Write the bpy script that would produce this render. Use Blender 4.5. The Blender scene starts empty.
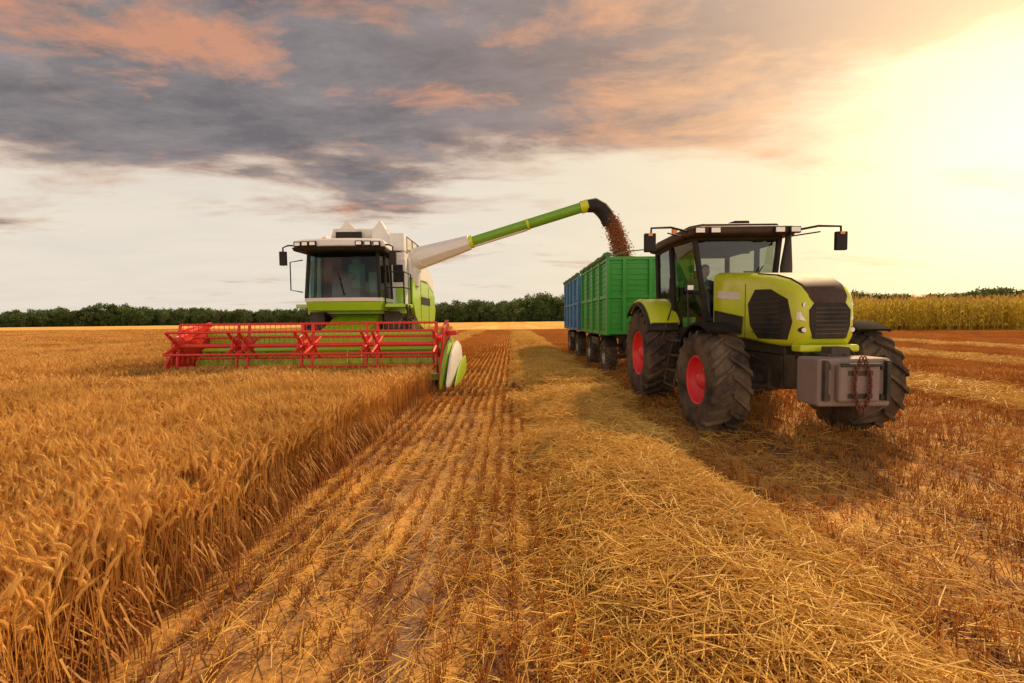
import bpy, bmesh, math, random
import numpy as np
from mathutils import Vector, Matrix, Euler
random.seed(7); rng=np.random.default_rng(7)
sc=bpy.context.scene
sc.view_settings.view_transform='Standard'; sc.view_settings.look='None'; sc.view_settings.exposure=0
R=math.radians
# ---------------------------------------------------------------- materials
def nd(nt,t,**k):
    n=nt.nodes.new(t)
    for a,b in k.items(): setattr(n,a,b)
    return n
def newmat(name):
    m=bpy.data.materials.new(name); m.use_nodes=True; nt=m.node_tree
    for n in list(nt.nodes): nt.nodes.remove(n)
    return m,nt,nd(nt,'ShaderNodeOutputMaterial')
def mixc(nt,a,b,f,mode='MIX'):
    n=nd(nt,'ShaderNodeMix',data_type='RGBA',blend_type=mode)
    for s,v in((0,f),(6,a),(7,b)):
        if hasattr(v,'is_output'): nt.links.new(v,n.inputs[s])
        elif s==0: n.inputs[s].default_value=v
        else: n.inputs[s].default_value=(*v,1)
    return n.outputs[2]
def ramp(nt,src,p0,p1,c0=(0,0,0),c1=(1,1,1)):
    n=nd(nt,'ShaderNodeValToRGB'); e=n.color_ramp.elements
    e[0].position=p0; e[1].position=p1; e[0].color=(*c0,1); e[1].color=(*c1,1)
    nt.links.new(src,n.inputs[0]); return n.outputs[0]
def noise(nt,vec,scale,detail=4,rough=.55,dist=0):
    n=nd(nt,'ShaderNodeTexNoise'); n.inputs['Scale'].default_value=scale; n.inputs['Detail'].default_value=detail
    n.inputs['Roughness'].default_value=rough; n.inputs['Distortion'].default_value=dist
    nt.links.new(vec,n.inputs['Vector']); return n.outputs[0]
def mth(nt,op,a,b=None,c=None,clamp=False):
    n=nd(nt,'ShaderNodeMath',operation=op,use_clamp=clamp)
    for i,v in enumerate((a,b,c)):
        if v is None: continue
        if hasattr(v,'is_output'): nt.links.new(v,n.inputs[i])
        else: n.inputs[i].default_value=v
    return n.outputs[0]
def paint(name,col,rough=.4,metal=0,var=.12,scale=3,dust=.35,coat=0,bump=0.0,dustz=1.6,spec=.5):
    m,nt,out=newmat(name); b=nd(nt,'ShaderNodeBsdfPrincipled'); tc=nd(nt,'ShaderNodeTexCoord').outputs['Object']
    n1=noise(nt,tc,scale,5); c=mixc(nt,tuple(x*(1-var) for x in col),tuple(min(1,x*(1+var)) for x in col),n1)
    n2=noise(nt,tc,2.2,8,.7); sep=nd(nt,'ShaderNodeSeparateXYZ'); nt.links.new(tc,sep.inputs[0])
    low=mth(nt,'SUBTRACT',1.0,mth(nt,'DIVIDE',sep.outputs[2],dustz*1.6),clamp=True)
    f=mth(nt,'MULTIPLY',mth(nt,'ADD',mth(nt,'MULTIPLY',low,.9),.25),mth(nt,'MULTIPLY',ramp(nt,n2,.35,.7),dust),clamp=True)
    c=mixc(nt,c,(.36,.25,.14),f)
    nt.links.new(c,b.inputs['Base Color']); b.inputs['Metallic'].default_value=metal
    rr=mth(nt,'ADD',rough,mth(nt,'MULTIPLY',f,.5),clamp=True); nt.links.new(rr,b.inputs['Roughness'])
    b.inputs['Coat Weight'].default_value=coat; b.inputs['Specular IOR Level'].default_value=spec
    if bump:
        bp=nd(nt,'ShaderNodeBump'); bp.inputs['Strength'].default_value=bump; bp.inputs['Distance'].default_value=.02
        nt.links.new(noise(nt,tc,40,4),bp.inputs['Height']); nt.links.new(bp.outputs[0],b.inputs['Normal'])
    nt.links.new(b.outputs[0],out.inputs[0]); return m
def glassm(name,tint,refl=.12):
    m,nt,out=newmat(name); t=nd(nt,'ShaderNodeBsdfTransparent'); t.inputs[0].default_value=(*tint,1)
    g=nd(nt,'ShaderNodeBsdfGlossy'); g.inputs['Roughness'].default_value=.04
    f=nd(nt,'ShaderNodeLayerWeight'); f.inputs[0].default_value=.5
    mx=nd(nt,'ShaderNodeMixShader'); nt.links.new(mth(nt,'ADD',mth(nt,'MULTIPLY',mth(nt,'POWER',f.outputs['Facing'],4.0),.7),refl,clamp=True),mx.inputs[0])
    nt.links.new(t.outputs[0],mx.inputs[1]); nt.links.new(g.outputs[0],mx.inputs[2]); nt.links.new(mx.outputs[0],out.inputs[0]); return m
def plantm(name,c0,c1,trans=.35,zdark=None,zh=.8,vscale=.6,vamt=(.70,.66,.60)):
    m,nt,out=newmat(name); geo=nd(nt,'ShaderNodeNewGeometry'); oi=nd(nt,'ShaderNodeObjectInfo')
    f=mth(nt,'ADD',mth(nt,'MULTIPLY',geo.outputs['Random Per Island'],.75),mth(nt,'MULTIPLY',oi.outputs['Random'],.25))
    c=mixc(nt,c0,c1,f)
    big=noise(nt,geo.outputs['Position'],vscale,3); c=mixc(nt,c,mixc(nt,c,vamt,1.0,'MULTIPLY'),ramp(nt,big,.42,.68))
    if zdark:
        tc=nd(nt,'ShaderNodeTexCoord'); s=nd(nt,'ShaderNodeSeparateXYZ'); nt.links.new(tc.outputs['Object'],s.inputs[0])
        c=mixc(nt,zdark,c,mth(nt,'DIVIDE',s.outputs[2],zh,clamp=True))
    d=nd(nt,'ShaderNodeBsdfPrincipled'); d.inputs['Roughness'].default_value=.55; d.inputs['Specular IOR Level'].default_value=.3
    t=nd(nt,'ShaderNodeBsdfTranslucent'); mx=nd(nt,'ShaderNodeMixShader'); mx.inputs[0].default_value=trans
    nt.links.new(c,d.inputs[0]); nt.links.new(c,t.inputs[0])
    nt.links.new(d.outputs[0],mx.inputs[1]); nt.links.new(t.outputs[0],mx.inputs[2]); nt.links.new(mx.outputs[0],out.inputs[0]); return m

LIME=paint('lime_paint',(.58,.66,.012),.3,coat=.4,dust=.22)
LIME2=paint('combine_lime_paint',(.36,.60,.015),.35,coat=.3,dust=.3)
WHITE=paint('white_paint',(.74,.73,.69),.4,dust=.25,coat=.2)
RED=paint('red_paint',(.66,.016,.010),.38,dust=.18,coat=.2)
RIM=paint('rim_red_paint',(.78,.02,.03),.4,dust=.25)
GREEN=paint('green_paint',(.018,.30,.02),.42,dust=.25)
DGREEN=paint('tube_green_paint',(.16,.38,.02),.35,dust=.2)
BLUE=paint('blue_paint',(.03,.19,.42),.45,dust=.3)
BLACK=paint('black_plastic',(.014,.014,.015),.6,dust=.25,bump=.1,spec=.25)
FBLACK=paint('fender_plastic',(.012,.012,.013),.85,dust=.1,bump=.1,spec=.05)
DARK=paint('dark_metal',(.035,.032,.03),.55,metal=.2,dust=.45,bump=.2,spec=.3)
ROOFM=paint('cab_roof_plastic',(.045,.024,.020),.55,dust=.2,dustz=4,spec=.25)
GREY=paint('cast_iron_weight',(.24,.18,.155),.6,dust=.4,bump=.5)
STEEL=paint('steel',(.4,.38,.35),.4,metal=.8,dust=.3)
TYRE=paint('tyre_rubber',(.034,.026,.024),.85,dust=.6,bump=.4,dustz=2.2,spec=.2)
SEAT=paint('seat_fabric',(.04,.045,.04),.8,dust=0)
SEATG=paint('seat_green_fabric',(.05,.26,.18),.8,dust=0)
RUST=paint('rusty_chain',(.16,.05,.03),.7,metal=.4,dust=.3)
LAMP=paint('lamp_glass',(.85,.85,.8),.1,dust=.05,coat=1)
AMBER=paint('amber_plastic',(.8,.25,.02),.2,dust=.05)
TARP=paint('tarpaulin',(.03,.16,.05),.6,dust=.3,bump=.5)
SKIN=paint('skin',(.5,.27,.18),.5,dust=0)
SHIRT=paint('shirt_cloth',(.10,.13,.22),.85,dust=0,bump=.2)
HAIR=paint('hair',(.03,.02,.015),.7,dust=0)
GLASS=glassm('clear_glass',(.50,.54,.50),.05)
GLASSD=glassm('tinted_glass',(.36,.54,.49),.05)
GRAIN=paint('wheat_grain',(.34,.13,.05),.7,var=.4,scale=40,dust=0,bump=.6)
# ---------------------------------------------------------------- mesh builder
class P:
    def __init__(s,name,mat,parent=None,bevel=0,seg=2):
        s.n=name; s.m=mat; s.p=parent; s.b=bevel; s.seg=seg; s.V=[]; s.F=[]
    def add(s,V,F):
        o=len(s.V); s.V+= [tuple(v) for v in V]; s.F+=[tuple(i+o for i in f) for f in F]; return s
    def box(s,c,d,rot=(0,0,0),taper=1):
        M=Euler(rot).to_matrix(); V=[]
        for z in(-.5,.5):
            t=taper if z>0 else 1
            for x,y in((-.5,-.5),(.5,-.5),(.5,.5),(-.5,.5)):
                V.append(Vector(c)+M@Vector((x*d[0]*t,y*d[1]*t,z*d[2])))
        return s.add(V,[(3,2,1,0),(4,5,6,7),(0,1,5,4),(1,2,6,5),(2,3,7,6),(3,0,4,7)])
    def hexa(s,V):
        return s.add(V,[(3,2,1,0),(4,5,6,7),(0,1,5,4),(1,2,6,5),(2,3,7,6),(3,0,4,7)])
    def tube(s,pts,rs,n=12,cap=True,sq=False):
        pts=[Vector(p) for p in pts]
        if not hasattr(rs,'__len__'): rs=[rs]*len(pts)
        V=[];F=[]; up=None
        for i,p in enumerate(pts):
            d=(pts[min(i+1,len(pts)-1)]-pts[max(i-1,0)]).normalized()
            if up is None: up=Vector((0,0,1)) if abs(d.z)<.9 else Vector((1,0,0))
            a=d.cross(up).normalized(); b=a.cross(d).normalized(); up=b
            for k in range(n):
                t=2*math.pi*(k+.5)/n; V.append(p+(a*math.cos(t)+b*math.sin(t))*rs[i])
        for i in range(len(pts)-1):
            for k in range(n):
                F.append((i*n+k,i*n+(k+1)%n,(i+1)*n+(k+1)%n,(i+1)*n+k))
        if cap: F.append(tuple(range(n-1,-1,-1))); F.append(tuple(range((len(pts)-1)*n,len(pts)*n)))
        return s.add(V,F)
    def prism(s,prof,a,b,axis='x'):
        n=len(prof); V=[]
        for t in(a,b):
            for p in prof:
                V.append((t,p[0],p[1]) if axis=='x' else ((p[0],t,p[1]) if axis=='y' else (p[0],p[1],t)))
        F=[tuple(range(n)),tuple(range(2*n-1,n-1,-1))]+[(i,(i+1)%n,n+(i+1)%n,n+i) for i in range(n)]
        return s.add(V,F)
    def lathe(s,prof,c,n=40,closed=False,axis='x'):
        V=[];F=[];m=len(prof)
        for k in range(n):
            t=2*math.pi*k/n
            for a,r in prof:
                if axis=='x': V.append((c[0]+a,c[1]+r*math.cos(t),c[2]+r*math.sin(t)))
                else: V.append((c[0]+r*math.cos(t),c[1]+r*math.sin(t),c[2]+a))
        for k in range(n):
            k2=(k+1)%n
            for i in range(m if closed else m-1):
                j=(i+1)%m; F.append((k*m+i,k*m+j,k2*m+j,k2*m+i))
        return s.add(V,F)
    def loft(s,secs,cap=True):
        n=len(secs[0]); V=[p for q in secs for p in q]; F=[]
        for i in range(len(secs)-1):
            for k in range(n): F.append((i*n+k,i*n+(k+1)%n,(i+1)*n+(k+1)%n,(i+1)*n+k))
        if cap: F.append(tuple(range(n-1,-1,-1))); F.append(tuple(range((len(secs)-1)*n,len(secs)*n)))
        return s.add(V,F)
    def quad(s,*v): return s.add(v,[tuple(range(len(v)))])
    def done(s,smooth=True,solid=0):
        me=bpy.data.meshes.new(s.n); me.from_pydata(s.V,[],s.F)
        bm=bmesh.new(); bm.from_mesh(me); bmesh.ops.recalc_face_normals(bm,faces=bm.faces); bm.to_mesh(me); bm.free()
        me.materials.append(s.m); o=bpy.data.objects.new(s.n,me); sc.collection.objects.link(o)
        if smooth:
            me.polygons.foreach_set('use_smooth',[True]*len(me.polygons)); me.set_sharp_from_angle(angle=R(38))
        if solid:
            md=o.modifiers.new('s','SOLIDIFY'); md.thickness=solid; md.offset=0
        if s.b:
            md=o.modifiers.new('b','BEVEL'); md.width=s.b; md.segments=s.seg; md.limit_method='ANGLE'; md.angle_limit=R(40); md.harden_normals=True
        if s.p: o.parent=s.p
        return o
def root(name,loc,rz=0):
    e=bpy.data.objects.new(name,None); e.location=loc; e.rotation_euler=(0,0,rz); e.empty_display_size=.3; sc.collection.objects.link(e); return e
def rrect(w,zb,zt,rt,rb,y,n=5,cx=0):
    pts=[]
    for cxx,cz,a0,r in((w-rb,zb+rb,-90,rb),(w-rt,zt-rt,0,rt),(-w+rt,zt-rt,90,rt),(-w+rb,zb+rb,180,rb)):
        for k in range(n+1):
            a=R(a0+90*k/n); pts.append((cx+cxx+r*math.cos(a),y,cz+r*math.sin(a)))
    return pts
def wheel(par,name,cx,cy,R0,w,Rr,side,lugs=20,rimmat=None,turn=0):
    h=w/2; c=(cx,cy,R0)
    lt=R0*.055
    tp=[(-h*.80,Rr-.01),(-h*.95,Rr+.03),(-h*1.04,Rr+(R0-Rr)*.45),(-h*.99,R0-lt-.07),(-h*.86,R0-lt-.02),(-h*.4,R0-lt),(h*.4,R0-lt),(h*.86,R0-lt-.02),(h*.99,R0-lt-.07),(h*1.04,Rr+(R0-Rr)*.45),(h*.95,Rr+.03),(h*.80,Rr-.01)]
    P(name+'_tyre',TYRE,par).lathe(tp,c,56,closed=True).done()
    L=P(name+'_tread',TYRE,par,bevel=.006,seg=1); da=2*math.pi/lugs
    for k in range(lugs):
        for sd in(-1,1):
            a0=k*da+(da/2 if sd>0 else 0)
            secs=[]
            for t,ro,aw in((-.06,0,.14),(.45,0,.15),(.9,-.012,.19),(1.0,-.05,.2)):
                a=a0+da*.9*t; x=sd*h*t*1.01
                ri=R0-lt-.03-(.06 if t==1 else 0)
                ro_=R0+ro
                if t==1.0: ri-=.05; ro_-=.02
                q=[]
                for r_,s_ in((ri,-1),(ro_,-.75),(ro_,.75),(ri,1)):
                    aa=a+s_*da*aw
                    q.append((c[0]+x,c[1]+r_*math.cos(aa),c[2]+r_*math.sin(aa)))
                secs.append(q)
            L.loft(secs)
    L.done(smooth=False)
    s=side
    rp=[(s*h*.82,Rr),(s*h*.86,Rr-.02),(s*h*.80,Rr-.045),(s*h*.55,Rr-.06),(s*h*.30,Rr-.10),(s*h*.22,Rr*.62),(s*h*.34,Rr*.52),(s*h*.36,Rr*.36)]
    rm=P(name+'_rim',rimmat or RIM,par).lathe(rp,c,40)
    rm.lathe([(-s*h*.82,Rr),(-s*h*.80,Rr-.045),(-s*h*.1,Rr-.07),(s*h*.1,Rr*.5),(s*h*.1,.02)],c,40)
    rm.done()
    hb=P(name+'_hub',rimmat or RIM,par,bevel=.005)
    hb.lathe([(s*h*.36,Rr*.37),(s*h*.42,Rr*.34),(s*h*.62,Rr*.30),(s*h*.74,Rr*.2),(s*h*.76,0.001)],c,24); hb.done()
    bt=P(name+'_bolts',STEEL,par)
    for k in range(8):
        a=k*math.pi/4; yy=c[1]+Rr*.44*math.cos(a); zz=c[2]+Rr*.44*math.sin(a)
        bt.tube([(c[0]+s*h*.33,yy,zz),(c[0]+s*h*.42,yy,zz)],.02,6)
    bt.done()
def arc(par,name,mat,cx,cy,cz,rad,w,a0,a1,th=.03,lip=.06,n=18):
    secs=[]
    for k in range(n+1):
        a=R(a0+(a1-a0)*k/n); dy=-math.cos(a); dz=math.sin(a)
        q=[]
        for x,r in((-w/2,rad-lip),(-w/2,rad-.02),(-w/2+.04,rad),(w/2-.04,rad),(w/2,rad-.02),(w/2,rad-lip),(w/2-.03,rad-lip),(w/2-.03,rad-.035),(-w/2+.03,rad-.035),(-w/2+.03,rad-lip)):
            q.append((cx+x,cy+dy*r,cz+dz*r))
        secs.append(q)
    P(name,mat,par).loft(secs).done()
# ================================================================ TRACTOR
T=root('tractor',(4.27,10.3,0))
for s,nm in((-1,'left'),(1,'right')):
    wheel(T,'rear_wheel_'+nm,s*1.13,0,1.0,.66,.50,s,22)
    wheel(T,'front_wheel_'+nm,s*1.11,-3.1,.80,.58,.40,s,18)
    arc(T,'rear_fender_'+nm,LIME,s*1.12,0.02,1.0,1.22,.60,35,125,lip=.12)
    arc(T,'rear_fender_flare_'+nm,BLACK,s*1.16,0.02,1.0,1.16,.64,28,132,lip=.08)
    arc(T,'front_fender_'+nm,FBLACK,s*1.11,-3.1,.80,.92,.5,60,150,lip=.05)
P('chassis',DARK,T,.02).box((0,-1.6,.98),(.58,4.0,.5)).box((0,-.2,1.0),(.9,1.5,.9)).box((0,-3.1,.85),(.7,.5,.35)).box((0,-3.95,1.02),(.66,.5,.46)).box((0,-2.6,1.38),(.62,2.2,.3)).box((0,.9,.9),(.5,.5,.6)).done()
ax=P('axles',DARK,T,.01)
ax.tube([(-.95,-3.1,.8),(.95,-3.1,.8)],[.12,.12],12).tube([(-1.05,0,1),(1.05,0,1)],.17,14)
for s in(-1,1):
    ax.tube([(s*.72,-3.1,.8),(s*1.0,-3.1,.8)],.24,18).tube([(s*.6,0,1),(s*.9,0,1)],.28,18)
    ax.tube([(s*.3,-3.3,.72),(s*.85,-3.36,.78)],.035,8); ax.tube([(s*.55,-3.1,.8),(s*.82,-3.1,1.68)],.03,8)
    ax.box((s*.7,-3.1,1.05),(.16,.26,.3))
ax.done()
HS=[(-4.18,.27,1.52,1.96,.12,.10),(-4.13,.35,1.44,2.10,.15,.12),(-4.02,.40,1.38,2.22,.17,.10),(-3.8,.425,1.37,2.33,.17,.07),(-3.5,.44,1.38,2.41,.17,.06),(-3.0,.455,1.42,2.48,.16,.05),(-2.3,.475,1.45,2.56,.15,.05),(-1.78,.50,1.48,2.62,.15,.05)]
P('hood',LIME,T).loft([rrect(w,zb,zt,rt,rb,y) for y,w,zb,zt,rt,rb in HS]).done()
def hw(y):
    for a,b in zip(HS,HS[1:]):
        if a[0]<=y<=b[0]:
            t=(y-a[0])/(b[0]-a[0]); return a[1]+(b[1]-a[1])*t, a[3]+(b[3]-a[3])*t
    return HS[-1][1],HS[-1][3]
for s in(-1,1):
    poly=[(-3.93,1.47),(-4.02,1.72),(-3.92,2.04),(-3.55,2.20),(-3.15,2.22),(-2.95,2.0),(-3.02,1.66),(-3.25,1.46)]
    q=P('side_grille',BLACK,T,.008); V=[]; n=len(poly)
    poly2=[]
    for i in range(n):
        a,b=poly[i],poly[(i+1)%n]
        for k in range(3): poly2.append((a[0]+(b[0]-a[0])*k/3,a[1]+(b[1]-a[1])*k/3))
    n=len(poly2)
    for off in(-.05,.014):
        for y,z in poly2: V.append((s*(hw(y)[0]+off),y,z))
    cyy=sum(p[0] for p in poly2)/n; czz=sum(p[1] for p in poly2)/n
    V.append((s*(hw(cyy)[0]+.016),cyy,czz)); 
    q.add(V,[tuple(range(n))]+[(n+i,n+(i+1)%n,2*n) for i in range(n)]+[(i,(i+1)%n,n+(i+1)%n,n+i) for i in range(n)]); q.done(smooth=False)
    lv=P('side_louvres',DARK,T)
    for k in range(8):
        z=1.56+k*.075; lv.box((s*(.458),-3.45,z),(.02,.70,.014),rot=(0,0,-s*.035))
    lv.done()
    P('hood_skirt',BLACK,T,.006).hexa([(s*.478,-2.76,1.50),(s*.50,-1.85,1.54),(s*.52,-1.85,1.54),(s*.488,-2.76,1.50),(s*.478,-2.82,1.80),(s*.50,-1.85,1.92),(s*.52,-1.85,1.92),(s*.49,-2.82,1.80)]).done()
    P('hood_decal',WHITE,T).hexa([(s*.455,-2.7,2.08),(s*.49,-1.95,2.14),(s*.504,-1.95,2.14),(s*.475,-2.7,2.08),(s*.455,-2.68,2.20),(s*.49,-1.95,2.27),(s*.504,-1.95,2.27),(s*.476,-2.68,2.20)]).done()
secs=[[(-.20,-4.19,1.955),(-.18,-4.205,1.975),(.18,-4.205,1.975),(.20,-4.19,1.955)]]
for y,w,zb,zt,rt,rb in HS[1:6]:
    ww=(w-rt)*.95+.08; secs.append([(-ww,y,zt-.03),(-ww+.03,y-.004,zt+.012),(ww-.03,y-.004,zt+.012),(ww,y,zt-.03)])
P('bonnet_top_panel',ROOFM,T).loft(secs).done()
P('front_grille',BLACK,T,.02).prism([(-.22,1.49),(-.27,1.66),(-.275,1.88),(-.20,1.98),(.20,1.98),(.275,1.88),(.27,1.66),(.22,1.49)],-4.205,-4.08,'y').done()
lv=P('grille_slats',DARK,T)
for k in range(7): lv.box((0,-4.21,1.56+k*.057),(.42,.016,.02))
lv.done()
for s in(-1,1):
    P('headlight',LAMP,T,.012).hexa([(s*.285,-4.17,1.72),(s*.36,-4.13,1.74),(s*.39,-4.03,1.74),(s*.285,-4.06,1.74),(s*.285,-4.165,1.84),(s*.362,-4.12,1.86),(s*.39,-4.02,1.86),(s*.285,-4.06,1.84)]).done()
    P('headlight_bezel',BLACK,T,.01).tube([(s*.325,-4.155,1.61),(s*.325,-4.08,1.61)],.045,16).tube([(s*.31,-4.14,1.95),(s*.31,-4.05,1.95)],.04,16).done()
    P('headlight_lamp',LAMP,T).tube([(s*.325,-4.162,1.61),(s*.325,-4.08,1.61)],.033,16).tube([(s*.31,-4.147,1.95),(s*.31,-4.05,1.95)],.03,16).done()
P('front_bumper',LIME,T,.03,3).box((0,-4.1,1.36),(.80,.22,.10)).done()
P('bumper_lower',BLACK,T,.02).box((0,-4.06,1.26),(.66,.2,.14)).done()
P('front_weight',GREY,T,.035,3).box((-.05,-4.5,.97),(.90,.44,.60)).box((-.05,-4.76,.97),(.5,.1,.46)).done()
P('weight_details',DARK,T,.006).box((-.05,-4.815,1.1),(.3,.012,.06)).box((-.05,-4.815,.82),(.3,.012,.06)).box((-.40,-4.73,1.17),(.08,.03,.08)).box((.30,-4.73,1.17),(.08,.03,.08)).box((-.40,-4.73,.79),(.08,.03,.08)).box((.30,-4.73,.79),(.08,.03,.08)).done()
fl=P('front_linkage',DARK,T,.01)
for s in(-1,1):
    fl.box((s*.3-.03,-4.2,.86),(.07,.5,.14)).tube([(s*.26,-4.0,1.15),(s*.3,-4.35,.88)],.035,8).box((s*.38-.05,-4.74,1.0),(.05,.08,.5))
    fl.tube([(s*.2,-4.12,1.3),(s*.1-.05,-4.42,1.28)],.03,8)
fl.box((0,-4.28,1.33),(.24,.25,.12)).tube([(-.3,-4.83,1.2),(.2,-4.83,1.2)],.022,8)
fl.done()
ch=P('chain',RUST,T)
for s,ph in((-1,0),(1,1.5)):
    for k in range(16):
        t=k/15; x=-.05+s*(.02+.2*t*(1-t)*1.5)-.0; z=1.27-.62*t; a=(k%2)*math.pi/2
        ring=[(x+.022*math.cos(u)*math.cos(a),-4.845+.022*math.cos(u)*math.sin(a),z+.036*math.sin(u)) for u in np.linspace(0,2*math.pi,9)]
        ch.tube(ring,.009,5,cap=False)
ch.done()
def beam(p,a,b,r=.04,n=6): p.tube([a,b],r,n)
cb={'fb':(.60,-1.70,1.75),'bb':(.84,-.75,1.45),'rb':(.80,.45,1.95),'ft':(.80,-1.62,3.28),'bt':(.90,-.65,3.30),'rt':(.82,.5,3.28)}
fr=P('cab_frame',BLACK,T,.008)
for s in(-1,1):
    g={k:(s*v[0],v[1],v[2]) for k,v in cb.items()}
    beam(fr,g['fb'],g['ft'],.06); beam(fr,g['bb'],g['bt'],.06); beam(fr,g['rb'],g['rt'],.06)
    beam(fr,g['fb'],g['bb'],.05); beam(fr,g['bb'],g['rb'],.05); beam(fr,g['ft'],g['bt'],.05); beam(fr,g['bt'],g['rt'],.05)
    beam(fr,(s*.62,-1.68,1.8),(s*.60,-1.72,1.2),.06)
    fr.box((s*.70,-1.2,1.35),(.22,1.0,.5)); fr.box((s*.78,-.2,1.5),(.16,1.2,.8))
    fr.tube([(s*.88,-.80,2.1),(s*.97,-.78,2.15),(s*.97,-.78,2.6),(s*.88,-.8,2.65)],.015,6)
beam(fr,(-.8,-1.62,3.28),(.8,-1.62,3.28),.06); beam(fr,(-.82,.5,3.28),(.82,.5,3.28),.06); beam(fr,(-.8,.45,1.95),(.8,.45,1.95),.05); beam(fr,(-.6,-1.7,1.75),(.6,-1.7,1.75),.05)
fr.box((0,-.6,1.4),(1.35,1.9,.12)); fr.box((0,-1.72,1.9),(.9,.1,.5))
fr.box((0,.44,2.15),(1.5,.05,.7))
fr.tube([(.0,-1.70,2.02),(.45,-1.72,2.75)],.012,6)
fr.done()
gl=P('cab_glass',GLASS,T)
gl.quad((-.6,-1.71,1.78),(.6,-1.71,1.78),(.8,-1.63,3.26),(-.8,-1.63,3.26)); gl.quad((-.8,.46,1.97),(.8,.46,1.97),(.82,.51,3.26),(-.82,.51,3.26))
for s in(-1,1):
    gl.quad((s*.61,-1.69,1.76),(s*.845,-.76,1.5),(s*.9,-.66,3.28),(s*.8,-1.61,3.26)); gl.quad((s*.845,-.74,1.5),(s*.8,.44,1.96),(s*.82,.49,3.27),(s*.9,-.64,3.28))
gl.done(smooth=False)
P('seat',SEAT,T,.05,3).box((0,-.30,1.93),(.52,.5,.14)).box((0,.02,2.3),(.5,.14,.66),rot=(-.12,0,0)).box((0,.08,2.74),(.28,.1,.2)).box((0,-.3,1.7),(.35,.35,.4)).box((.36,-.35,2.12),(.12,.45,.1)).box((-.36,-.35,2.12),(.09,.4,.07)).done()
st=P('steering_console',BLACK,T,.02); st.box((0,-1.35,1.95),(.3,.22,.6)).box((.45,-1.0,2.25),(.2,.1,.28)).box((.55,-.6,1.9),(.2,.8,.5)).box((.52,-1.1,2.62),(.24,.04,.18)).box((0,-1.5,2.12),(.7,.2,.16)) 
cc=Vector((0,-.88,2.34)); M=Euler((.6,0,0)).to_matrix()
st.tube([cc+M@Vector((.2*math.cos(u),.2*math.sin(u),0)) for u in np.linspace(0,2*math.pi,25)],.016,6,cap=False).tube([cc-M@Vector((.2,0,0)),cc+M@Vector((.2,0,0))],.014,6).tube([(0,-.88,2.34),(0,-1.28,2.0)],.035,8); st.done()
P('cab_headliner',BLACK,T,.01).box((.15,-1.5,3.05),(.3,.03,.09)).box((0,-.55,3.2),(1.5,1.9,.08)).done()
P('cab_roof',ROOFM,T,.05,3).prism([(-.85,-1.98),(.85,-1.98),(1.02,-1.75),(1.05,-.6),(1.0,.55),(.8,.75),(-.8,.75),(-1.0,.55),(-1.05,-.6),(-1.02,-1.75)],3.30,3.45,'z').done()
P('cab_roof_top',ROOFM,T,.06,3).prism([(-.7,-1.75),(.7,-1.75),(.88,-1.5),(.9,.4),(.7,.6),(-.7,.6),(-.9,.4),(-.88,-1.5)],3.44,3.54,'z').done()
P('gps_receiver',BLACK,T,.03,3).prism([(.02,-1.5),(.3,-1.5),(.34,-1.3),(.3,-1.15),(.02,-1.15),(-.02,-1.3)],3.55,3.64,'z').done()
P('roof_beacons',AMBER,T).tube([(-.75,-.4,3.54),(-.75,-.4,3.70)],.06,14).done()
rb=P('roof_brackets',BLACK,T,.005); rb.box((.95,-1.5,3.5),(.3,.06,.05)).tube([(-.75,-.4,3.5),(-.75,-.4,3.56)],.07,12)
wl=P('work_lights_housing',BLACK,T,.01); wg=P('work_light_lens',LAMP,T,.004)
for x in(-.86,-.58,.58,.86):
    wl.box((x,-1.99,3.36),(.2,.07,.12)); wg.box((x,-2.03,3.36),(.16,.012,.085))
for s in(-1,1):
    wl.box((s*.93,-1.72,2.35),(.14,.1,.12)); rb.tube([(s*.62,-1.72,2.2),(s*.95,-1.72,2.28)],.016,6)
    wg.box((s*.93,-1.775,2.35),(.11,.012,.09))
    rb.tube([(s*.95,-1.75,3.38),(s*1.35,-1.9,3.44),(s*1.72,-1.95,3.42),(s*1.74,-1.95,3.1)],.022,8)
    rb.tube([(s*.98,-1.65,3.3),(s*1.4,-1.88,3.34)],.015,6)
wl.done(); wg.done(); rb.done()
mr=P('mirrors',BLACK,T,.02,3); 
for s in(-1,1): mr.box((s*1.74,-1.93,3.16),(.21,.08,.34))
mr.done()
mg=P('mirror_glass',STEEL,T)
for s in(-1,1): mg.box((s*1.74,-1.885,3.16),(.18,.006,.3))
mg.done()
P('marker_lamp',AMBER,T,.005).box((1.74,-1.975,3.3),(.08,.02,.05)).box((-1.74,-1.975,3.3),(.08,.02,.05)).done()
ex=P('exhaust',DARK,T,.01); ex.tube([(.74,-1.95,1.6),(.74,-1.95,2.7),(.78,-1.93,3.15),(.86,-1.8,3.3)],[.10,.10,.055,.05],16); ex.box((.62,-1.95,1.7),(.14,.12,.12)); ex.done()
P('fuel_tank',BLACK,T,.05,3).box((-.66,-1.35,.95),(.5,1.15,.62)).box((.66,-1.35,.95),(.5,1.15,.62)).done()
sp=P('access_steps',DARK,T,.008)
for k in range(4):
    sp.box((-.98-.03*(3-k),-1.35,.48+k*.29),(.26,.5,.035))
for yy in(-1.62,-1.08): sp.tube([(-1.18,yy,.46),(-1.08,yy,1.0),(-.98,yy,1.4)],.02,6)
sp.tube([(-.8,-1.72,1.5),(-.95,-1.74,1.6),(-.97,-1.72,2.4),(-.86,-1.66,2.6)],.017,6)
sp.tube([(-1.2,-.98,1.35),(-.98,-.92,2.0)],.017,6)
sp.done()
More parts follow.
